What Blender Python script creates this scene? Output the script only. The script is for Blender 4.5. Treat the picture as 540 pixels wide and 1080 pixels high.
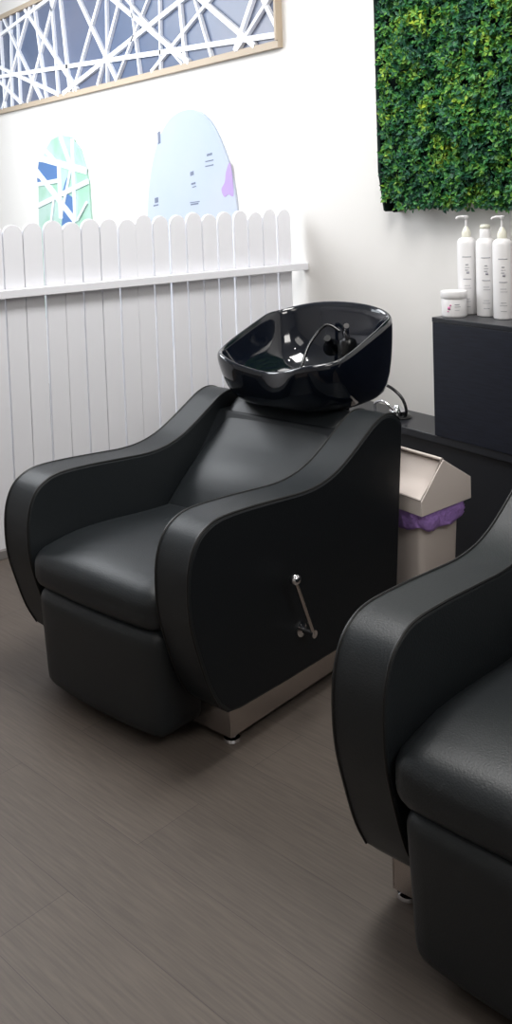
import bpy, bmesh, math, random
import numpy as np
from mathutils import Vector, Matrix, noise

for o in list(bpy.data.objects):
    bpy.data.objects.remove(o, do_unlink=True)
SC = bpy.context.scene
COL = SC.collection
random.seed(7)
PI = math.pi

# ------------------------------------------------------------------ camera
F_PX, PPX, PPY = 997.8, 269.7, 263.0
YAW, PITCH, ROLL = 0.955, 0.062, -0.034
fw = Vector((-math.sin(YAW)*math.cos(PITCH), math.cos(YAW)*math.cos(PITCH), -math.sin(PITCH)))
rt = Vector((math.cos(YAW), math.sin(YAW), 0)); up = rt.cross(fw)
c_, s_ = math.cos(ROLL), math.sin(ROLL)
r2 = c_*rt + s_*up; u2 = -s_*rt + c_*up
cam = bpy.data.cameras.new('camera')
camo = bpy.data.objects.new('camera', cam); COL.objects.link(camo)
m = Matrix((( r2.x, u2.x, -fw.x, 0), (r2.y, u2.y, -fw.y, 0), (r2.z, u2.z, -fw.z, 1.40), (0, 0, 0, 1)))
camo.matrix_world = m
cam.sensor_fit = 'VERTICAL'; cam.sensor_height = 36.0
cam.lens = F_PX*36.0/1080.0
cam.shift_x = (270-PPX)/1080.0
cam.shift_y = (PPY-540)/1080.0
cam.clip_start = 0.05
SC.camera = camo

# ------------------------------------------------------------------ world, lamps, exposure
w = bpy.data.worlds.new('world'); SC.world = w; w.use_nodes = True
w.node_tree.nodes['Background'].inputs[0].default_value = (0.8, 0.87, 1.0, 1)
w.node_tree.nodes['Background'].inputs[1].default_value = 0.3

def area(name, loc, size, energy, color=(1, 1, 1), aim=None, shape='SQUARE', size_y=None, spread=None):
    l = bpy.data.lights.new(name, 'AREA'); l.energy = energy; l.color = color; l.shape = shape; l.size = size
    if size_y: l.size_y = size_y
    if spread: l.spread = spread
    o = bpy.data.objects.new(name, l); COL.objects.link(o); o.location = loc
    d = Vector(aim)-Vector(loc) if aim else Vector((0, 0, -1))
    o.rotation_euler = d.to_track_quat('-Z', 'Y').to_euler()
    return o
area('light_shop_front', (-5.4, 1.5, 2.94), 2.6, 200, (0.93, 0.96, 1.0), aim=(-5.2, 2.5, 1.2))
area('light_shop_window', (-6.6, -1.6, 1.7), 2.4, 75, (0.85, 0.93, 1.0), aim=(-4.8, 2.7, 1.3))
area('light_salon_panel', (-2.3, 1.55, 2.95), 1.1, 76, (1.0, 0.992, 0.975), aim=(-3.5, 1.55, .3))
area('light_salon_panel', (-0.5, -0.5, 2.95), 1.2, 11, (1.0, 0.96, 0.91))
area('light_salon_panel', (0.5, 1.5, 2.95), 1.2, 42, (1.0, 0.97, 0.93), aim=(-1.2, 1.9, .3))
for x, y in ((-2.55, 1.25), (-1.75, 2.15), (-3.0, 2.2), (-2.05, 2.45), (-1.0, 1.0)):
    area('downlight', (x, y, 2.96), 0.11, 1.6, (1.0, 0.98, 0.95), shape='DISK')

vs = SC.view_settings
vs.view_transform = 'Standard'; vs.look = 'None'; vs.gamma = 1; vs.exposure = 0.0
vs.use_curve_mapping = False

# ------------------------------------------------------------------ materials
def lin(c):
    return tuple(((v/255)/12.92 if v/255 <= .04045 else ((v/255+.055)/1.055)**2.4) for v in c)
def mat(name, rgb, rough=.5, metal=0, spec=.5, coat=0, bump=0, bscale=200, trans=0, sss=0, bdist=.002):
    mt = bpy.data.materials.new(name); mt.use_nodes = True
    n = mt.node_tree.nodes; b = n['Principled BSDF']
    b.inputs['Base Color'].default_value = (*lin(rgb), 1)
    b.inputs['Roughness'].default_value = rough; b.inputs['Metallic'].default_value = metal
    b.inputs['Specular IOR Level'].default_value = spec; b.inputs['Coat Weight'].default_value = coat
    b.inputs['Coat Roughness'].default_value = .05
    if trans: b.inputs['Transmission Weight'].default_value = trans
    if bump:
        tc = n.new('ShaderNodeTexCoord'); ns = n.new('ShaderNodeTexNoise'); ns.inputs['Scale'].default_value = bscale
        ns.inputs['Detail'].default_value = 3
        bp = n.new('ShaderNodeBump'); bp.inputs['Strength'].default_value = bump; bp.inputs['Distance'].default_value = bdist
        L = mt.node_tree.links
        L.new(tc.outputs['Object'], ns.inputs['Vector']); L.new(ns.outputs['Fac'], bp.inputs['Height']); L.new(bp.outputs[0], b.inputs['Normal'])
    return mt
def mixmat(mt, rgb2, scale, stretch=(1, 1, 1), lo=.4, hi=.6, rot=0, detail=4):
    """second colour blended in with a noise of the thing itself"""
    n = mt.node_tree.nodes; L = mt.node_tree.links; b = n['Principled BSDF']
    tc = n.new('ShaderNodeTexCoord'); mp = n.new('ShaderNodeMapping'); mp.inputs['Scale'].default_value = stretch
    mp.inputs['Rotation'].default_value = (0, 0, rot)
    ns = n.new('ShaderNodeTexNoise'); ns.inputs['Scale'].default_value = scale; ns.inputs['Detail'].default_value = detail
    cr = n.new('ShaderNodeValToRGB')
    cr.color_ramp.elements[0].position = lo; cr.color_ramp.elements[0].color = b.inputs['Base Color'].default_value[:]
    cr.color_ramp.elements[1].position = hi; cr.color_ramp.elements[1].color = (*lin(rgb2), 1)
    L.new(tc.outputs['Object'], mp.inputs[0]); L.new(mp.outputs[0], ns.inputs['Vector']); L.new(ns.outputs['Fac'], cr.inputs[0])
    L.new(cr.outputs[0], b.inputs['Base Color'])
    return mt

M = {}
M['leather'] = mat('black_leather', (30, 34, 37), .43, spec=.45, bump=.25, bscale=260)
M['leather_side'] = mat('black_vinyl', (21, 25, 29), .5, spec=.3, bump=.2, bscale=200)
M['piping'] = mat('piping_black', (14, 15, 16), .45)
M['ceramic'] = mat('black_ceramic', (11, 16, 26), .08, spec=.6, coat=.6)
M['chrome'] = mat('chrome', (225, 225, 228), .08, 1)
M['steel'] = mat('brushed_steel', (205, 198, 194), .24, 1, bump=.05, bscale=60)
M['wall'] = mat('wall_paint', (223, 220, 216), .85, spec=.2, bump=.08, bscale=90)
M['ceil'] = mat('ceiling_paint', (225, 225, 225), .9, spec=.1)
M['fence'] = mat('fence_paint', (232, 232, 237), .55, spec=.3)
M['fence_foot'] = mat('fence_foot_grey', (128, 124, 122), .6)
M['bin'] = mat('bin_plastic', (238, 227, 220), .42, spec=.4, bump=.05, bscale=300)
M['liner'] = mat('purple_liner', (192, 152, 236), .28, spec=.6, bump=.9, bscale=55, bdist=.008)
M['bottle'] = mat('bottle_plastic', (232, 230, 230), .3, spec=.5)
M['print'] = mat('print_grey', (158, 158, 164), .6)
M['printdark'] = mat('print_dark', (95, 95, 105), .6)
M['pink'] = mat('print_pink', (205, 120, 165), .6)
M['cream'] = mat('cream_plastic', (226, 224, 208), .35)
M['lattice'] = mat('lattice_white', (238, 240, 246), .6, spec=.2)
M['tan'] = mat('tan_wood', (176, 160, 140), .6)
M['pane'] = mixmat(mat('pane_blue_grey', (78, 92, 118), .35), (98, 102, 120), 1.1, lo=.35, hi=.65)
M['arch_blue'] = mixmat(mat('arch_pale_blue', (174, 186, 204), .3, spec=.3), (184, 191, 204), 1.3, lo=.3, hi=.7)
M['arch_green'] = mixmat(mat('arch_green', (150, 192, 170), .4), (172, 200, 190), 5)
M['arch_deep'] = mat('arch_deep_blue', (78, 116, 168), .4)
M['arch_line'] = mat('arch_line_white', (225, 235, 240), .5)
M['purple'] = mat('mark_purple', (172, 146, 196), .6)
M['mark'] = mat('mark_grey', (110, 118, 138), .6)
M['dark'] = mat('dark_lacquer', (25, 27, 32), .45)
M['counter'] = mat('counter_dark', (35, 37, 42), .32, spec=.5)
M['black'] = mat('black_plastic', (10, 11, 13), .2)

# cabinet: dark blue-black wood grain
cb = mat('cabinet_dark_wood', (25, 29, 41), .5, spec=.35)
mixmat(cb, (17, 20, 30), 6, (2, 2, 26), .38, .62)
M['cabinet'] = cb

# floor: grey-brown vinyl planks
def floor_material():
    mt = bpy.data.materials.new('floor_vinyl_planks'); mt.use_nodes = True
    n = mt.node_tree.nodes; L = mt.node_tree.links; b = n['Principled BSDF']
    tc = n.new('ShaderNodeTexCoord')
    mp = n.new('ShaderNodeMapping'); mp.inputs['Rotation'].default_value = (0, 0, math.radians(-11)); mp.inputs['Location'].default_value = (.35, .05, 0)
    L.new(tc.outputs['Object'], mp.inputs[0])
    br = n.new('ShaderNodeTexBrick'); br.inputs['Scale'].default_value = 1
    br.inputs['Brick Width'].default_value = 1.22; br.inputs['Row Height'].default_value = .18
    br.inputs['Mortar Size'].default_value = .0009; br.inputs['Mortar Smooth'].default_value = .3
    br.offset = .37
    br.inputs['Color1'].default_value = (*lin((95, 87, 81)), 1)
    br.inputs['Color2'].default_value = (*lin((102, 93, 86)), 1)
    br.inputs['Mortar'].default_value = (*lin((80, 73, 69)), 1)
    L.new(mp.outputs[0], br.inputs['Vector'])
    g = n.new('ShaderNodeMapping'); g.inputs['Scale'].default_value = (4, 70, 1); L.new(mp.outputs[0], g.inputs[0])
    ns = n.new('ShaderNodeTexNoise'); ns.inputs['Scale'].default_value = 2.2; ns.inputs['Detail'].default_value = 6; L.new(g.outputs[0], ns.inputs['Vector'])
    cr = n.new('ShaderNodeValToRGB'); cr.color_ramp.elements[0].position = .3; cr.color_ramp.elements[0].color = (.83, .83, .83, 1)
    cr.color_ramp.elements[1].position = .72; cr.color_ramp.elements[1].color = (1.14, 1.13, 1.12, 1); L.new(ns.outputs['Fac'], cr.inputs[0])
    mx = n.new('ShaderNodeMix'); mx.data_type = 'RGBA'; mx.blend_type = 'MULTIPLY'; mx.inputs[0].default_value = 1
    L.new(br.outputs['Color'], mx.inputs[6]); L.new(cr.outputs[0], mx.inputs[7])
    L.new(mx.outputs[2], b.inputs['Base Color'])
    b.inputs['Roughness'].default_value = .48; b.inputs['Specular IOR Level'].default_value = .35
    bp = n.new('ShaderNodeBump'); bp.inputs['Strength'].default_value = .25; bp.inputs['Distance'].default_value = .001
    L.new(ns.outputs['Fac'], bp.inputs['Height']); L.new(bp.outputs[0], b.inputs['Normal'])
    return mt
M['floor'] = floor_material()

def leaf_material():
    mt = bpy.data.materials.new('hedge_leaves'); mt.use_nodes = True
    n = mt.node_tree.nodes; L = mt.node_tree.links; b = n['Principled BSDF']
    tc = n.new('ShaderNodeTexCoord'); ns = n.new('ShaderNodeTexNoise'); ns.inputs['Scale'].default_value = 9; ns.inputs['Detail'].default_value = 3
    L.new(tc.outputs['Object'], ns.inputs['Vector'])
    ge = n.new('ShaderNodeNewGeometry')
    ma = n.new('ShaderNodeMath'); ma.operation = 'MULTIPLY_ADD'; ma.inputs[1].default_value = .34; 
    L.new(ge.outputs['Random Per Island'], ma.inputs[0]); 
    m2 = n.new('ShaderNodeMath'); m2.operation = 'ADD'; m2.inputs[1].default_value = -.17
    L.new(ns.outputs['Fac'], m2.inputs[0]); L.new(m2.outputs[0], ma.inputs[2])
    cr = n.new('ShaderNodeValToRGB'); e = cr.color_ramp.elements
    e[0].position = .28; e[0].color = (*lin((27, 68, 55)), 1)
    e[1].position = .86; e[1].color = (*lin((158, 178, 58)), 1)
    for p, c in ((.42, (36, 86, 58)), (.52, (44, 108, 52)), (.66, (88, 138, 54))):
        k = e.new(p); k.color = (*lin(c), 1)
    L.new(ma.outputs[0], cr.inputs[0]); L.new(cr.outputs[0], b.inputs['Base Color'])
    b.inputs['Roughness'].default_value = .5; b.inputs['Specular IOR Level'].default_value = .3
    return mt
M['leaf'] = leaf_material()
M['backing'] = mat('backing_dark_green', (16, 30, 26), .8, spec=.1)

# ------------------------------------------------------------------ helpers
def obj(name, bm, m, parent=None, smooth=True, bevel=0, bseg=3, sub=0, angle=40):
    me = bpy.data.meshes.new(name); bmesh.ops.recalc_face_normals(bm, faces=bm.faces[:]); bm.to_mesh(me); bm.free()
    o = bpy.data.objects.new(name, me); COL.objects.link(o); me.materials.append(m)
    if parent: o.parent = parent
    if smooth:
        for p in me.polygons: p.use_smooth = True
        if not sub: 
            me.update()
            try: me.set_sharp_from_angle(angle=math.radians(angle))
            except Exception: pass
    if bevel:
        b = o.modifiers.new('bevel', 'BEVEL'); b.width = bevel; b.segments = bseg; b.limit_method = 'ANGLE'; b.angle_limit = math.radians(35)
    if sub:
        s = o.modifiers.new('sub', 'SUBSURF'); s.levels = sub; s.render_levels = sub
    return o
def tag(o, label=None, cat=None, group=None, kind=None):
    if label: o['label'] = label
    if cat: o['category'] = cat
    if group: o['group'] = group
    if kind: o['kind'] = kind
    return o
def thing(name, label, cat, loc=(0, 0, 0), rz=0, group=None):
    o = bpy.data.objects.new(name, None); COL.objects.link(o); o.location = loc; o.rotation_euler = (0, 0, rz)
    o.empty_display_size = .1
    return tag(o, label, cat, group)
def box(bm, x0, x1, y0, y1, z0, z1):
    vs_ = [bm.verts.new(p) for p in ((x0,y0,z0),(x1,y0,z0),(x1,y1,z0),(x0,y1,z0),(x0,y0,z1),(x1,y0,z1),(x1,y1,z1),(x0,y1,z1))]
    for f in ((0,1,2,3),(4,5,6,7),(0,1,5,4),(1,2,6,5),(2,3,7,6),(3,0,4,7)): bm.faces.new([vs_[i] for i in f])
    return vs_
def prism(bm, pts, axis, a, b):
    """polygon pts extruded between a and b along axis (0: pts=(y,z), 1: pts=(x,z), 2: pts=(x,y))"""
    def P(p, t): return (t, p[0], p[1]) if axis == 0 else (p[0], t, p[1]) if axis == 1 else (p[0], p[1], t)
    A = [bm.verts.new(P(p, a)) for p in pts]; B = [bm.verts.new(P(p, b)) for p in pts]
    bm.faces.new(A); bm.faces.new(B[::-1]); n = len(pts)
    for i in range(n): bm.faces.new((A[i], A[(i+1) % n], B[(i+1) % n], B[i]))
def rbox(bm, dims, r, n=12, fn=None):
    """rounded cushion block centred on the origin, fn deforms each point"""
    hx, hy, hz = (d/2 for d in dims)
    b2 = bmesh.new(); bmesh.ops.create_cube(b2, size=2)
    bmesh.ops.subdivide_edges(b2, edges=b2.edges[:], cuts=n, use_grid_fill=True)
    mp = {}
    for v in b2.verts:
        q = []
        for k, h in zip(v.co, (hx, hy, hz)):
            # denser sampling near the edges
            q.append(math.sin(k*PI/2)*h)
        p = Vector(q); c = Vector((max(-hx+r, min(hx-r, p.x)), max(-hy+r, min(hy-r, p.y)), max(-hz+r, min(hz-r, p.z))))
        d = p-c
        if d.length > 1e-9: p = c+d.normalized()*r
        mp[v] = bm.verts.new(fn(p) if fn else p)
    for f in b2.faces: bm.faces.new([mp[v] for v in f.verts])
    b2.free()
def tube(bm, pts, r, seg=8, closed=False, cap=True):
    pts = [Vector(p) for p in pts]; n = len(pts); rings = []
    prev = None
    for i, p in enumerate(pts):
        if closed: t = pts[(i+1) % n]-pts[i-1]
        else: t = pts[min(i+1, n-1)]-pts[max(i-1, 0)]
        t.normalize()
        if prev is None:
            a = t.orthogonal().normalized()
        else:
            a = (prev-t*prev.dot(t)).normalized()
        prev = a; b = t.cross(a)
        rr = r[i] if isinstance(r, (list, tuple)) else r
        rings.append([bm.verts.new(p+(a*math.cos(2*PI*k/seg)+b*math.sin(2*PI*k/seg))*rr) for k in range(seg)])
    for i in range(n if closed else n-1):
        A, B = rings[i], rings[(i+1) % n]
        for k in range(seg): bm.faces.new((A[k], A[(k+1) % seg], B[(k+1) % seg], B[k]))
    if cap and not closed: bm.faces.new(rings[0][::-1]); bm.faces.new(rings[-1])
def lathe(bm, prof, cx=0, cy=0, seg=28, mtx=None):
    rings = []
    for r, z in prof:
        ring = []
        for k in range(seg):
            p = Vector((cx+r*math.cos(2*PI*k/seg), cy+r*math.sin(2*PI*k/seg), z))
            ring.append(bm.verts.new(mtx @ p if mtx else p))
        rings.append(ring)
    for A, B in zip(rings[:-1], rings[1:]):
        for k in range(seg): bm.faces.new((A[k], A[(k+1) % seg], B[(k+1) % seg], B[k]))
    bm.faces.new(rings[0][::-1]); bm.faces.new(rings[-1])
def loft(bm, rings, closed_ends=(True, True)):
    R = [[bm.verts.new(p) for p in ring] for ring in rings]
    for A, B in zip(R[:-1], R[1:]):
        n = len(A)
        for k in range(n): bm.faces.new((A[k], A[(k+1) % n], B[(k+1) % n], B[k]))
    if closed_ends[0]: bm.faces.new(R[0][::-1])
    if closed_ends[1]: bm.faces.new(R[-1])
def smoothpts(P, k=6, closed=True):
    n = len(P); out = []
    rng = range(n) if closed else range(n-1)
    for i in rng:
        if closed: a, b, c, d = P[i-1], P[i], P[(i+1) % n], P[(i+2) % n]
        else: a, b, c, d = P[max(i-1, 0)], P[i], P[i+1], P[min(i+2, n-1)]
        for j in range(k):
            t = j/k
            out.append(tuple(.5*((2*b[q])+(-a[q]+c[q])*t+(2*a[q]-5*b[q]+4*c[q]-d[q])*t*t+(-a[q]+3*b[q]-3*c[q]+d[q])*t**3) for q in range(len(b))))
    if not closed: out.append(P[-1])
    return out
def rrect(hx, hy, r, n=5, cx=0, cy=0):
    out = []
    for qx, qy, a0 in ((1, 1, 0), (-1, 1, 90), (-1, -1, 180), (1, -1, 270)):
        for k in range(n+1):
            a = math.radians(a0+90*k/n)
            out.append((cx+qx*(hx-r)+r*math.cos(a), cy+qy*(hy-r)+r*math.sin(a)))
    return out
def sm(t): t = max(0, min(1, t)); return t*t*(3-2*t)

# ------------------------------------------------------------------ setting
WY = 2.786          # face of the back wall
def plane_box(name, x0, x1, y0, y1, z0, z1, m):
    bm = bmesh.new(); box(bm, x0, x1, y0, y1, z0, z1)
    return tag(obj(name, bm, m, smooth=False), kind='structure')
plane_box('floor', -9.1, 2.1, -2.6, 2.9, -.1, 0, M['floor'])
plane_box('wall_back', -9.1, 2.1, WY, 2.9, 0, 3.0, M['wall'])
plane_box('wall_left', -9.1, -9.0, -2.6, WY, 0, 3.0, M['wall'])
plane_box('wall_right', 2.0, 2.1, -2.6, WY, 0, 3.0, M['wall'])
plane_box('wall_front', -9.0, 2.0, -2.6, -2.5, 0, 3.0, M['wall'])
plane_box('ceiling', -9.1, 2.1, -2.6, 2.9, 3.0, 3.1, M['ceil'])

# upper lattice window
win = tag(thing('window_1', 'long high window on the white wall with crisscross white lattice and tan frame', None), kind='structure')
X0, X1, Z0, Z1 = -8.3, -3.668, 2.115, 2.80
bm = bmesh.new(); box(bm, X0, X1, WY-.012, WY, Z0, Z1); obj('pane', bm, M['pane'], win, smooth=False)
bm = bmesh.new()
box(bm, X0-.04, X1+.014, WY-.03, WY, Z0-.035, Z0); box(bm, X0-.04, X1+.014, WY-.04, WY, Z1, Z1+.035)
box(bm, X1, X1+.014, WY-.04, WY, Z0, Z1); box(bm, X0-.04, X0, WY-.04, WY, Z0, Z1)
obj('window_frame', bm, M['tan'], win, smooth=False)
SEG = [(-7.342,2.371,-3.626,2.139,.032),(-5.827,2.698,-5.347,2.126,.032),(-5.535,2.645,-5.944,2.157,.028),(-5.253,2.594,-5.602,2.119,.026),(-5.43,2.626,-5.466,2.122,.018),(-5.328,2.607,-4.514,2.139,.034),(-6.006,2.144,-4.52,2.461,.034),(-6.126,2.752,-6.039,2.129,.034),(-6.238,2.753,-6.784,2.123,.034),(-6.704,2.753,-5.946,2.138,.034),(-6.683,2.771,-7.315,2.114,.03),(-6.576,2.772,-6.444,2.138,.026),(-7.11,2.714,-6.533,2.119,.024),(-7.298,2.684,-6.667,2.754,.03),(-7.347,2.334,-6.934,2.13,.03),(-6.273,2.739,-6.229,2.129,.026),(-7.052,2.705,-7.111,2.118,.02),(-6.91,2.746,-6.935,2.116,.02),(-7.272,2.717,-7.254,2.108,.022),(-5.108,2.567,-5.038,2.141,.018),(-4.9,2.53,-5.293,2.155,.018),(-4.769,2.506,-4.787,2.143,.018),(-4.55,2.466,-4.514,2.139,.03),(-4.243,2.411,-4.797,2.16,.024),(-4.326,2.426,-3.917,2.159,.034),(-4.359,2.371,-4.261,2.151,.018),(-3.857,2.341,-3.993,2.156,.03),(-3.723,2.316,-3.969,2.139,.022),(-3.748,2.294,-3.641,2.141,.026),(-5.043,2.489,-4.694,2.227,.018),
       (-7.35,2.45,-8.2,2.7,.03),(-7.5,2.8,-7.9,2.12,.03),(-7.6,2.12,-8.2,2.5,.03),(-7.8,2.75,-7.4,2.12,.025)]
def lattice_bar(bm, a, b, wd, y0, y1):
    d = Vector((b[0]-a[0], b[1]-a[1])); n = Vector((-d.y, d.x)).normalized()*wd/2
    prism(bm, [(a[0]+n.x, a[1]+n.y), (b[0]+n.x, b[1]+n.y), (b[0]-n.x, b[1]-n.y), (a[0]-n.x, a[1]-n.y)], 1, y0, y1)
bm = bmesh.new()
for i, (ax, az, bx, bz, wd) in enumerate(SEG):
    # carry each bar on to the frame at both ends, as the real lattice does
    def cut(p, q):
        d = (q[0]-p[0], q[1]-p[1]); t = 1.0
        lim = []
        if d[1] > 0: lim.append((Z1-p[1])/d[1])
        if d[1] < 0: lim.append((Z0-p[1])/d[1])
        if d[0] > 0: lim.append((X1-p[0])/d[0])
        if d[0] < 0: lim.append((X0-p[0])/d[0])
        t = min(lim) if lim else 1
        return (p[0]+d[0]*t, p[1]+d[1]*t)
    mid = ((ax+bx)/2, (az+bz)/2)
    lattice_bar(bm, cut(mid, (ax, az)), cut(mid, (bx, bz)), wd*.88, WY-.03-.0006*(i % 7), WY-.012)
obj('lattice', bm, M['lattice'], win, smooth=False)

# arched panels on the wall beyond the fence
def wall_poly(name, pts, y0, y1, m, parent):
    bm = bmesh.new(); prism(bm, pts, 1, y0, y1); return obj(name, bm, m, parent, smooth=False)
A1 = [(-6.73,.5),(-6.72,1.0),(-6.717,1.242),(-6.691,1.504),(-6.632,1.658),(-6.523,1.755),(-6.419,1.815),(-6.26,1.837),(-6.08,1.812),(-5.943,1.723),(-5.873,1.601),(-5.831,1.482),(-5.82,1.247),(-5.82,1.0),(-5.82,.5)]
ar = thing('arched_window', 'small arched green and blue window with white crossing lines, left wall section', 'window', (0, 0, 0))
wall_poly('pane', A1, WY-.012, WY, M['arch_green'], ar)
for q in ([(-6.66,1.667),(-6.294,1.631),(-6.317,1.507),(-6.45,1.50),(-6.69,1.593)], [(-6.301,1.20),(-6.065,1.20),(-6.078,1.391),(-6.19,1.425),(-6.223,1.406)], [(-6.084,1.598),(-6.189,1.442),(-6.265,1.431),(-6.196,1.516)], [(-6.705,1.55),(-6.62,1.53),(-6.70,1.49)]):
    wall_poly('blue_glass', q, WY-.015, WY-.012, M['arch_deep'], ar)
bm = bmesh.new()
for i, (a, b, wd) in enumerate([((-6.68,1.70),(-5.85,1.57),.045),((-6.70,1.60),(-6.06,1.23),.05),((-6.71,1.50),(-6.30,1.52),.03),((-6.72,1.34),(-5.83,1.50),.035),((-6.29,1.66),(-6.30,1.25),.06),((-6.06,1.65),(-6.30,1.25),.03),((-6.05,1.80),(-6.06,1.23),.045),((-6.58,1.77),(-6.28,1.62),.03),((-6.25,1.83),(-6.10,1.62),.035),((-5.86,1.36),(-6.02,1.24),.02),((-6.4,1.40),(-6.48,1.2),.03)]):
    lattice_bar(bm, a, b, wd, WY-.019-.0004*i, WY-.012)
obj('lattice', bm, M['arch_line'], ar, smooth=False)
A2 = [(-5.08,.5),(-5.06,1.0),(-5.039,1.255),(-5.013,1.417),(-4.952,1.588),(-4.847,1.741),(-4.705,1.835),(-4.53,1.862),(-4.366,1.822),(-4.247,1.721),(-4.146,1.563),(-4.108,1.46),(-4.085,1.359),(-4.075,1.259),(-4.06,1.0),(-4.06,.5)]
ar = thing('arched_window', 'large arched pale blue window with faint marks and a purple figure', 'window', (0, 0, 0))
wall_poly('pane', smoothpts(A2[1:-1], 4, False)+[A2[-1], A2[0]], WY-.012, WY, M['arch_blue'], ar)
wall_poly('purple_figure', smoothpts([(-4.125,1.55),(-4.165,1.503),(-4.18,1.45),(-4.215,1.412),(-4.19,1.372),(-4.15,1.385),(-4.105,1.375),(-4.105,1.45)], 3), WY-.014, WY-.012, M['purple'], ar)
bm = bmesh.new()
for x, z, wd, h in ((-4.86,1.725,.03,.07),(-4.322,1.60,.05,.012),(-4.509,1.504,.035,.022),(-4.498,1.448,.045,.010),(-4.494,1.334,.08,.008),(-4.92,1.36,.04,.03),(-4.325,1.566,.08,.006),(-4.327,1.54,.08,.006),(-4.49,1.43,.04,.005),(-4.49,1.345,.10,.005),(-4.93,1.33,.06,.008)):
    prism(bm, [(x-wd/2, z-h/2), (x+wd/2, z-h/2+.006), (x+wd/2, z+h/2+.006), (x-wd/2, z+h/2)], 1, WY-.0135, WY-.012)
obj('printed_marks', bm, M['mark'], ar, smooth=False)

# ------------------------------------------------------------------ picket fence
FX = -3.563
fence = thing('picket_fence', 'white picket fence with rounded tops and a ledge rail behind the salon chair', 'fence', (FX, WY, 0))
pitch = .0829; y = 2.684-WY
k = 0
gaps = [.007, .009, .006, .010, .007, .008, .006]
while y > -4.2:
    g = gaps[k % 7] if k < 9 else [.006, .003, .005, .0035, .007, .003, .008, .004][k % 8]
    if k == 0: g = .008
    h = (pitch-g)/2; hl = hr = h
    if k >= 9:
        hl = pitch/2-(.003 if k % 2 == 0 else .0009); hr = pitch/2-(.003 if k % 2 else .0009)
    zt = 1.308+.006*math.sin(k*2.3)+(-.004 if k > 9 else 0)
    pts = [(-hl, 0), (hr, 0), (hr, zt-.040)]
    for a in range(1, 12):
        t = PI*a/12; pts.append(((hr if t < PI/2 else hl)*math.cos(t), zt-.040+.040*math.sin(t)))
    pts.append((-hl, zt-.040))
    bm = bmesh.new(); prism(bm, pts, 0, -.009, .009)
    o = obj('picket', bm, M['fence'], fence, smooth=False, bevel=.002, bseg=1)
    o.location = (0, y, 0); o.rotation_euler = (0.0012*math.sin(k*1.7), 0, .02*math.sin(k*3.1))
    y -= pitch; k += 1
bm = bmesh.new(); box(bm, .011, .055, -4.25, 0, 1.017, 1.050); obj('ledge_rail', bm, M['fence'], fence, smooth=False, bevel=.003)
bm = bmesh.new(); box(bm, .0, .02, -4.25, 0, .0, .035); obj('foot_rail', bm, M['fence_foot'], fence, smooth=False, bevel=.003).location.x = .011
bm = bmesh.new(); box(bm, -.035, -.011, -4.25, 0, .12, .17); obj('back_rail', bm, M['fence'], fence, smooth=False)

# plain dark desk, added to make the dark slits between the pickets
desk = thing('added_dark_desk', 'guessed dark desk added beyond the fence to darken the picket gaps', 'desk', (-4.6, .9, 0))
bm = bmesh.new(); box(bm, -.35, .25, -1.0, .75, .06, .80); obj('body', bm, M['dark'], desk, smooth=False, bevel=.01)
bm = bmesh.new(); box(bm, -.38, .28, -1.03, .78, .80, .84); obj('desk_top', bm, M['dark'], desk, smooth=False, bevel=.006)
bm = bmesh.new(); box(bm, -.30, .20, -.95, .70, 0, .06); obj('plinth', bm, M['black'], desk, smooth=False)

# ------------------------------------------------------------------ counter and cabinet
ct = thing('low_counter', 'low black counter running along the wall behind the chairs', 'counter', (0, 0, 0))
bm = bmesh.new(); box(bm, -3.3, .6, 2.57, WY-.001, .425, .455); obj('worktop', bm, M['counter'], ct, smooth=False, bevel=.003)
bm = bmesh.new(); box(bm, -3.29, .59, 2.585, WY-.002, .0, .425); obj('front_panel', bm, M['dark'], ct, smooth=False)
cab = thing('wall_cabinet', 'dark blue black woodgrain cabinet box on the low counter', 'cabinet', (-2.497, 2.565, .456))
bm = bmesh.new(); box(bm, 0, 1.6, 0, .215, 0, .431); obj('cabinet_body', bm, M['cabinet'], cab, smooth=False, bevel=.002)
bm = bmesh.new(); box(bm, -.001, 1.601, -.001, .217, .431, .449); obj('cabinet_top', bm, M['counter'], cab, smooth=False, bevel=.002)
CT = .905

# ------------------------------------------------------------------ bottles and jar
CAMD = math.atan2(-2.7, 2.42)     # direction from the bottles to the room
def prints(name, r, rows, m, parent):
    for a0, z, wid, h in rows:
        bm = bmesh.new(); n = 5; rr = r+.0006
        A = []; B = []
        for k in range(n+1):
            a = CAMD+(a0+(k/n-.5)*wid)/r
            A.append(bm.verts.new((rr*math.cos(a), rr*math.sin(a), z))); B.append(bm.verts.new((rr*math.cos(a), rr*math.sin(a), z+h)))
        for k in range(n): bm.faces.new((A[k], A[k+1], B[k+1], B[k]))
        o = obj(name, bm, m, parent); sd = o.modifiers.new('s', 'SOLIDIFY'); sd.thickness = .0005
ROWS = [(0, .218, .034, .003), (0, .188, .010, .004), (.001, .178, .016, .002), (-.001, .168, .012, .003), (.003, .156, .010, .008), (0, .134, .030, .003), (0, .11, .022, .0015), (.002, .10, .026, .0015), (0, .06, .02, .0015), (0, .05, .026, .0015), (0, .03, .022, .0015)]
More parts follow.
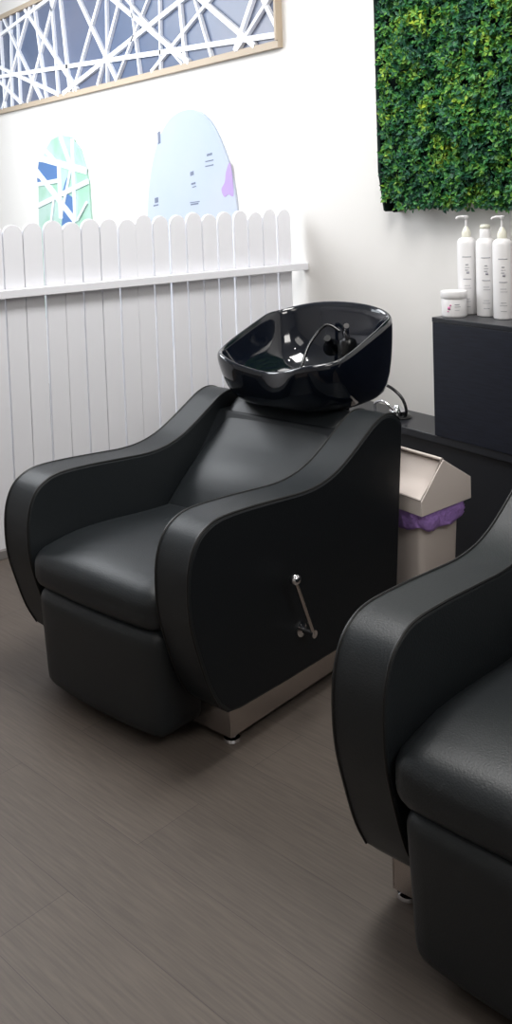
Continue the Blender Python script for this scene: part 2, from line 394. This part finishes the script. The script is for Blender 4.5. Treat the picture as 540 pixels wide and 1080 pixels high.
def bottle(x, y, kind, label, h=.287, r=.0355):
    t = thing('pump_bottle' if kind == 'pump' else 'shampoo_bottle', label, 'bottle', (x, y, CT), 0, 'white hair product bottles')
    bm = bmesh.new(); lathe(bm, [(r-.004, 0), (r-.001, .002), (r, .006), (r, h-.018), (r-.002, h-.008), (r-.008, h), (.016, h+.006), (.016, h+.012)], seg=36); obj('bottle_body', bm, M['bottle'], t)
    prints('text_line', r, ROWS, M['print'], t)
    if kind == 'pump':
        bm = bmesh.new(); lathe(bm, [(.0175, h+.006), (.0175, h+.022), (.014, h+.030), (.0075, h+.044), (.006, h+.046)]); obj('collar', bm, M['cream'], t)
        bm = bmesh.new(); lathe(bm, [(.0045, h+.044), (.0045, h+.078)], seg=12); obj('pump_stem', bm, M['bottle'], t)
        bm = bmesh.new(); a = CAMD-PI/2+.2; d = Vector((math.cos(a), math.sin(a), 0))
        z = h+.080
        lathe(bm, [(.009, z-.004), (.010, z), (.010, z+.006), (.007, z+.008)], seg=16)
        tube(bm, [Vector((0, 0, z+.002))+d*.0, Vector((0, 0, z+.003))+d*.02, Vector((0, 0, z))+d*.034, Vector((0, 0, z-.005))+d*.038], [.006, .0055, .0045, .004]); obj('nozzle', bm, M['bottle'], t)
    else:
        bm = bmesh.new(); lathe(bm, [(.0195, h+.004), (.020, h+.008), (.0195, h+.034), (.017, h+.038)]); obj('cap', bm, M['bottle'], t)
        bm = bmesh.new(); lathe(bm, [(.017, h+.039), (.019, h+.042), (.019, h+.049), (.015, h+.054)]); obj('flip_lid', bm, M['cream'], t)
bottle(-2.462, 2.722, 'pump', 'white pump bottle behind the white jar, leftmost of the three')
bottle(-2.370, 2.722, 'flip', 'white bottle with flip cap, middle of the three')
bottle(-2.277, 2.706, 'pump', 'white pump bottle farthest right on the cabinet')
t = thing('cream_jar', 'short white screw top jar with small pink print on the cabinet', 'jar', (-2.448, 2.632, CT))
bm = bmesh.new(); lathe(bm, [(.043, 0), (.046, .003), (.047, .008), (.047, .066), (.045, .071)], seg=36); obj('jar_body', bm, M['bottle'], t)
bm = bmesh.new(); lathe(bm, [(.048, .071), (.0495, .073), (.0495, .0945), (.0485, .0968), (.046, .0972)], seg=36); obj('lid', bm, M['bottle'], t)
prints('pink_print', .047, [(-.018, .030, .010, .012), (-.012, .044, .006, .006), (-.022, .022, .006, .004)], M['pink'], t)
prints('text_line', .047, [(.012, .048, .018, .003), (.014, .040, .022, .002), (.012, .028, .018, .0015)], M['print'], t)

# chrome hose fitting on the counter behind the basin
t = thing('hose_fitting', 'chrome hose fitting with curved black hose on the counter behind the basin', 'tap', (-2.80, 2.665, .455))
bm = bmesh.new(); lathe(bm, [(.056, 0), (.060, .004), (.055, .010), (.03, .016)], seg=32); obj('base_plate', bm, M['black'], t)
bm = bmesh.new(); lathe(bm, [(.026, .014), (.034, .022), (.036, .028), (.024, .036), (.012, .05)], seg=28); obj('valve', bm, M['chrome'], t)
bm = bmesh.new(); tube(bm, smoothpts([(.045, .0, .012), (.05, .0, .04), (.03, -.0, .08), (-.01, -.005, .11), (-.06, -.01, .125), (-.12, -.01, .11)], 6, False), .0065, 10); obj('hose', bm, M['black'], t)
bm = bmesh.new(); tube(bm, smoothpts([(-.10, -.03, .012), (-.09, -.04, .05), (-.04, -.04, .065), (.0, -.03, .04), (.02, -.02, .014)], 6, False), .006, 10); obj('spout', bm, M['chrome'], t)

# ------------------------------------------------------------------ swing bin
bx1, bx0 = -2.05, -2.34
t = thing('swing_bin', 'beige plastic swing bin with purple liner beside the chair', 'bin', ((bx0+bx1)/2, 2.15, 0))
hx = (bx1-bx0)/2
bm = bmesh.new()
loft(bm, [[(p[0], p[1], z) for p in rrect(hx-.022-d, .088-d*.6, .022, 5)] for z, d in ((0, .022), (.006, .018), (.2, .009), (.36, .002), (.40, .0))])
obj('bin_body', bm, M['bin'], t, angle=60)
sec = [(-.108, .380), (-.108, .427), (-.008, .541), (.115, .462), (.115, .392)]
bm = bmesh.new(); th = .005
# two gables, back slope, skirts
for s in (-1, 1):
    xa, xb = (hx-th, hx) if s > 0 else (-hx, -hx+th)
    prism(bm, sec, 0, xa, xb)
prism(bm, [(-.008, .541), (.115, .462), (.115, .456), (-.008, .535)], 0, -hx+th, hx-th)
prism(bm, [(.115, .462), (.115, .392), (.110, .392), (.110, .460)], 0, -hx+th, hx-th)
prism(bm, [(-.108, .380), (-.108, .427), (-.103, .430), (-.103, .380)], 0, -hx+th, hx-th)
obj('hood', bm, M['bin'], t, smooth=False, bevel=.0015)
bm = bmesh.new()
dn = Vector((0, -.66, .75))*.004
ring = [(-hx+.004, -.104, .430), (hx-.004, -.104, .430), (hx-.004, -.010, .541), (-hx+.004, -.010, .541)]
tube(bm, [Vector(p) for p in smoothpts(ring, 1)], .0055, 8, closed=True); obj('opening_rim', bm, M['bin'], t)
bm = bmesh.new()
fl = [(-.098, .428), (-.055, .440), (-.022, .470), (-.008, .530), (-.003, .530), (-.015, .464), (-.050, .432), (-.098, .421)]
prism(bm, fl, 0, -hx+th+.002, hx-th-.002); obj('swing_flap', bm, M['bin'], t, angle=50)
# liner hanging out under the hood
bm = bmesh.new(); n = 120; cor = rrect(hx-.012, .096, .02, 5); base = []
per = [math.dist(cor[i], cor[(i+1) % len(cor)]) for i in range(len(cor))]; tot = sum(per)
for i in range(n):
    u = tot*i/n; j = 0
    while u > per[j]: u -= per[j]; j += 1
    a, b = cor[j], cor[(j+1) % len(cor)]; f = u/per[j]; base.append((a[0]+(b[0]-a[0])*f, a[1]+(b[1]-a[1])*f))
rings = []
for j in range(9):
    f = j/8; ring = []
    for i, p in enumerate(base):
        nz = noise.noise(Vector((p[0]*30, p[1]*30, f*1.5))); n2 = noise.noise(Vector((p[0]*80+5, p[1]*80, f*6)))
        back = sm((p[1]+.02)/.12)
        low = .370-.014*noise.noise(Vector((p[0]*16, p[1]*16, 3)))-.020*sm((p[0]+.2)/.3)*(1-back)+.0*back-.006*back
        z = .398+(low-.025-.398)*f
        o_ = 1+ (.05*math.sin(f*PI)+.10*nz*(.3+f)+.07*n2)
        ring.append((p[0]*(1+(o_-1)*.6), p[1]*(o_+.10*back*f*math.sin(f*PI)), z+.006*n2))
    rings.append(ring)
loft(bm, rings, (False, False)); o = obj('bin_liner', bm, M['liner'], t, angle=180)
sd = o.modifiers.new('s', 'SOLIDIFY'); sd.thickness = .0012

# ------------------------------------------------------------------ green wall panel
gp = thing('green_wall_panel', 'artificial hedge panel of green leaves hung on the wall', 'wall plant', (-2.93, WY, 0))
bm = bmesh.new()
prism(bm, [(0, 2.6), (.004, 1.46), (.028, 1.30), (.045, 1.29), (.055, 1.36), (.95, 1.34), (.95, 2.6)], 1, -.035, -.001); obj('backing_board', bm, M['backing'], gp, smooth=False)
bm = bmesh.new(); prism(bm, [(-.002, 2.6), (.0, 1.46), (.028, 1.30), (.038, 1.295), (.016, 1.46), (.012, 2.6)], 1, -.075, -.036); obj('edge_strip', bm, M['backing'], gp, smooth=False)
rnd = random.Random(3)
verts = []; faces = []
def leaf(c, d, nrm, L, W):
    s = d.cross(nrm).normalized(); i = len(verts)
    verts.extend([c-d*L*.5, c+s*W*.5+nrm*W*.12, c-s*W*.5+nrm*W*.12, c+d*L*.15+s*W*.42+nrm*W*.12, c+d*L*.15-s*W*.42+nrm*W*.12, c+d*L*.5-nrm*W*.2, c+d*L*.1-nrm*W*.05])
    faces.extend([(i, i+1, i+6), (i, i+6, i+2), (i+1, i+3, i+6), (i+2, i+6, i+4), (i+3, i+5, i+6), (i+4, i+6, i+5)])
NSP = 5600
for k in range(NSP):
    px = rnd.uniform(.032, .94); pz = rnd.uniform(1.338, 2.5)
    if rnd.random() < .05: pz = rnd.uniform(1.308, 1.345); px = rnd.uniform(.10, .94)
    nv = noise.noise(Vector((px*7, pz*7, 0)))
    bulge = .045+.035*nv+.02*noise.noise(Vector((px*18, pz*18, 4)))
    py = -.04-bulge*rnd.uniform(.35, 1.15)
    if px < .06: py = max(py, -.085)
    base = Vector((px, py, pz))
    ax = Vector((rnd.gauss(0, .5), -1, rnd.gauss(.15, .6))).normalized()
    nl = rnd.randint(3, 5)
    for j in range(nl):
        ang = 2*PI*j/nl+rnd.uniform(-.3, .3)
        u = ax.orthogonal().normalized(); v = ax.cross(u)
        rad = u*math.cos(ang)+v*math.sin(ang)
        d = (rad+ax*rnd.uniform(.2, .9)).normalized(); nn = (ax-rad*.5).normalized()
        nn = (nn-d*nn.dot(d)).normalized()
        Lf = rnd.uniform(.016, .030)
        leaf(base+d*Lf*.5, d, nn, Lf, Lf*rnd.uniform(.45, .62))
me = bpy.data.meshes.new('foliage'); me.from_pydata([tuple(v) for v in verts], [], faces); me.materials.append(M['leaf'])
o = bpy.data.objects.new('foliage', me); COL.objects.link(o); o.parent = gp; o['kind'] = 'stuff'
# stems
bm = bmesh.new()
for k in range(160):
    px = rnd.uniform(.05, .92); pz = rnd.uniform(1.36, 2.5)
    tube(bm, [(px, -.03, pz), (px+rnd.uniform(-.02, .02), -.06, pz+rnd.uniform(-.03, .03)), (px+rnd.uniform(-.03, .03), -.075, pz+rnd.uniform(-.06, .06))], .0015, 4)
o = obj('stems', bm, M['backing'], gp); o['kind'] = 'stuff'

# ------------------------------------------------------------------ shampoo chair
TH = math.radians(13)
EX = Vector((math.cos(TH), math.sin(TH), 0))
def make_chair(name, label, loc):
    root = thing(name, label, 'chair', loc, TH, 'black shampoo chairs')
    lower = [(.728, .10), (.527, .09), (.20, .094), (.0, .10), (-.050, .105), (-.085, .135), (-.110, .19)]
    front = [(-.118, .28), (-.143, .37), (-.149, .45), (-.142, .515), (-.119, .565), (-.082, .592), (-.03, .604), (.07, .601), (.2, .590), (.3, .582), (.38, .586), (.45, .603), (.515, .632), (.59, .672), (.65, .703), (.70, .714), (.745, .703), (.785, .672)]
    fr = smoothpts([(-.058, .14), (-.090, .20)]+front, 5, False)
    prof = [(.728, .10), (.527, .09), (.20, .094), (.02, .10), (-.025, .108)]+fr
    for s in (1, -1):
        bm = bmesh.new(); x0, x1 = (.263, .38) if s > 0 else (-.38, -.263)
        prism(bm, prof, 0, x0, x1)
        arm = obj('arm', bm, M['leather'], root, bevel=.009, bseg=3, angle=50)
        # piping along both edges of the padded strip
        for xe in (.3765, .2665):
            bm = bmesh.new(); tube(bm, [(s*xe, p[0], p[1]) for p in fr[:-2]], .0032, 6); obj('piping', bm, M['piping'], arm)
        bm = bmesh.new()
        ins = []
        side = [(.70, .13), (.527, .12), (.20, .124), (.02, .13)]+[(p[0]+.0, p[1]) for p in fr]
        cx, cz = .32, .36
        ins = [(cx+(p[0]-cx)*.982, cz+(p[1]-cz)*.972) for p in prof]
        prism(bm, ins, 0, s*.379, s*.3812)
        obj('side_panel', bm, M['leather_side'], arm, bevel=.002, bseg=2, angle=50)
    # lower body between the arms
    bm = bmesh.new(); prism(bm, [(.02, .10), (.02, .30), (.36, .32), (.64, .66), (.75, .66), (.72, .105)], 0, -.272, .272)
    obj('body_shell', bm, M['leather_side'], root, bevel=.006)
    bm = bmesh.new(); box(bm, -.268, .268, .742, .778, .12, .675); obj('rear_panel', bm, M['leather_side'], root, bevel=.012)
    # seat cushion
    def fseat(p):
        x, y, z = p
        fx = 1-(x/.27)**2
        y2 = y+.128-.014*fx*sm((-y+.02)/.25)
        up_ = sm((z+.064)/.128)
        z2 = z+.370+.011*fx*up_*sm((y+.30)/.12)
        z2 -= .014*sm((-y-.12)/.14)*up_
        z2 -= .022*sm((y+.12)/.35)*up_
        return (x, y2, z2)
    bm = bmesh.new(); rbox(bm, (.526, .56, .130), .048, 16, fseat); seat = obj('seat', bm, M['leather'], root, angle=180)
    # backrest cushion: local u along the slope, t outwards
    p0 = Vector((0, .325, .385)); p1 = Vector((0, .735, .735)); d = (p1-p0).normalized(); nn = Vector((0, -d.z, d.y)); Lb = (p1-p0).length
    def fback(p):
        x, y, z = p
        u = ((y-.015)/Lb)+.5
        fx = 1-(x/.27)**2
        t_ = z-.062
        if z > 0: 
            t_ += fx*(.030*math.exp(-((u-.30)/.20)**2)+.004)
            t_ -= .008*math.exp(-((u-.66)/.16)**2)*(.5+.5*fx)
            t_ -= .010*sm((u-.8)/.2)
        q = p0+d*(u*Lb)+nn*t_
        q.z -= .012*sm((u-.9)/.1)
        return (x*(1+.0*u), q.y, q.z)
    bm = bmesh.new(); rbox(bm, (.530, Lb+.03, .13), .062, 18, fback); back = obj('backrest', bm, M['leather'], root, angle=180)
    # footrest flap
    def ffoot(p):
        x, y, z = p
        fx = 1-(x/.265)**2
        tt = (z+.125)/.25
        y2 = y-.068-.014*fx*(1 if y < 0 else .3)+.012*(1-tt)
        z2 = z+.174-.006*fx*(1-tt)
        return (x*(1-.03*(1-tt))+.012, y2, z2)
    bm = bmesh.new(); rbox(bm, (.502, .165, .286), .038, 14, ffoot); obj('footrest', bm, M['leather'], root, angle=180)
    # chrome plinth
    bm = bmesh.new()
    xo, y0, y1, z0, z1, tk = .358, .0, .66, .022, .115, .004
    box(bm, xo-tk, xo, y0, y1, z0, z1); box(bm, -xo, -xo+tk, y0, y1, z0, z1)
    box(bm, -xo+tk, xo-tk, y0, y0+tk, z0, z1); box(bm, -xo+tk, xo-tk, y1-tk, y1, z0, z1)
    plinth = obj('plinth', bm, M['steel'], root, smooth=False, bevel=.0015, bseg=2)
    for sx in (-1, 1):
        for yy in (.025, .635):
            bm = bmesh.new(); lathe(bm, [(.021, 0), (.023, .003), (.021, .010), (.012, .013), (.012, .024)], seg=20)
            f = obj('foot', bm, M['chrome'], root); f.location = (sx*.338, yy, 0)
    # lever
    bm = bmesh.new(); mx = Matrix.Translation((.379, .262, .214)) @ Matrix.Rotation(PI/2, 4, 'Y')
    lathe(bm, [(.020, 0), (.020, .006), (.013, .009), (.008, .012), (.008, .040), (.011, .041), (.011, .050)], seg=18, mtx=mx); lev = obj('lever', bm, M['chrome'], root)
    bm = bmesh.new(); tube(bm, [(.424, .262, .214), (.424, .198, .372)], .0055, 10); obj('lever_rod', bm, M['steel'], lev)
    bm = bmesh.new(); bmesh.ops.create_icosphere(bm, subdivisions=3, radius=.0155, matrix=Matrix.Translation((.424, .193, .386))); obj('lever_knob', bm, M['chrome'], lev)
    # basin
    N = 64; yc = .787; a_, b_ = .262, .236
    def plan(k, sc, dy=0, e=.55):
        t_ = 2*PI*k/N; c, s = math.cos(t_), math.sin(t_)
        x = a_*sc*math.copysign(abs(c)**e, c); y = yc+dy+b_*sc*math.copysign(abs(s)**e, s)
        return x, y
    def rimz(x, y):
        z = .853+(min(y, .90)-.595)*.335
        z += .014*sm((abs(x)-.08)/.12)*sm((.66-y)/.1); z += .040*sm((y-.84)/.17)*(1-.75*(x/.235)**2)
        if y < .70: z -= .024*math.exp(-(x/.075)**2)*sm((.70-y)/.1)
        return z
    def ring(sc, f, dy=0, e=.55, zf=None, notch=1):
        out = []
        for k in range(N):
            x0_, y0_ = plan(k, 1.0); zr = rimz(x0_, y0_)
            x, y = plan(k, sc, dy, e)
            if y0_ < .70: y += notch*.042*math.exp(-(x0_/.085)**2)*sm((.70-y0_)/.1)
            z = zr+(zf-zr)*f
            out.append((x, y, z))
        return out
    R = [ring(.45, 1, .03, zf=.698, notch=0, e=.9), ring(.68, 1, .03, zf=.698, notch=0, e=.8), ring(.84, .96, .028, zf=.692, notch=.2, e=.72), ring(.94, .82, .020, zf=.692, notch=.4, e=.66), ring(.99, .50, .010, zf=.70, notch=.7, e=.60), ring(1.005, .16, 0, zf=.70), ring(1.005, .04, 0, zf=.70), ring(.995, -.015, 0, zf=.70),
         ring(.965, -.03, 0, zf=.70), ring(.94, -.0, 0, zf=.70), ring(.925, .08, 0, zf=.70), ring(.90, .35, .005, zf=.72, notch=.8, e=.66), ring(.82, .68, .01, zf=.74, notch=.4, e=.74), ring(.62, .93, .02, zf=.745, notch=0, e=.85), ring(.30, 1, .03, zf=.742, notch=0, e=.95), ring(.10, 1, .03, zf=.738, notch=0, e=1)]
    bm = bmesh.new(); loft(bm, R); basin = obj('basin', bm, M['ceramic'], root, angle=180, sub=1)
    bm = bmesh.new(); lathe(bm, [(.028, .742), (.030, .746), (.026, .749), (.010, .747)], 0, .83); obj('drain', bm, M['chrome'], basin)
    # mixer tap and spray in the deep end
    bm = bmesh.new(); lathe(bm, [(.034, .80), (.034, .87), (.028, .885), (.012, .892)], .075, .925, 24); obj('mixer_body', bm, M['black'], basin)
    bm = bmesh.new(); tube(bm, smoothpts([(.075, .925, .885), (.08, .91, .915), (.10, .885, .935), (.125, .855, .945)], 5, False), [.012]*12+[.009]*4, 10); obj('mixer_lever', bm, M['chrome'], basin)
    bm = bmesh.new(); mx = Matrix.Translation((.0, .93, .86)) @ Matrix.Rotation(.9, 4, 'X') @ Matrix.Rotation(.3, 4, 'Y')
    lathe(bm, [(.012, .05), (.014, .01), (.030, -.012), (.032, -.022), (.026, -.026)], seg=24, mtx=mx); obj('spray_head', bm, M['black'], basin)
    bm = bmesh.new(); tube(bm, smoothpts([(.0, .985, .90), (-.05, .97, .92), (-.075, .91, .86), (-.06, .84, .79), (-.02, .78, .765), (.03, .76, .765)], 6, False), .0055, 10); obj('spray_hose', bm, M['black'], basin)
    # column that carries the basin
    bm = bmesh.new(); prism(bm, [(.745, .42), (.745, .68), (.90, .722), (.90, .66), (.80, .40)], 0, -.10, .10); obj('basin_bracket', bm, M['leather_side'], root, bevel=.008)
    return root
ch = make_chair('shampoo_chair', 'black leather salon shampoo chair with glossy basin, in full view before the fence', Vector((-1.943, 1.247, 0))-EX*.358)
def copy_tree(o, parent=None):
    c = o.copy(); COL.objects.link(c); c.parent = parent
    for k in list(o.children): copy_tree(k, c)
    return c
c2 = copy_tree(ch)
c2['label'] = 'black leather salon shampoo chair cut off by the right edge of the photo'
c2.location = (-.978+.005, 1.305-.012, 0)
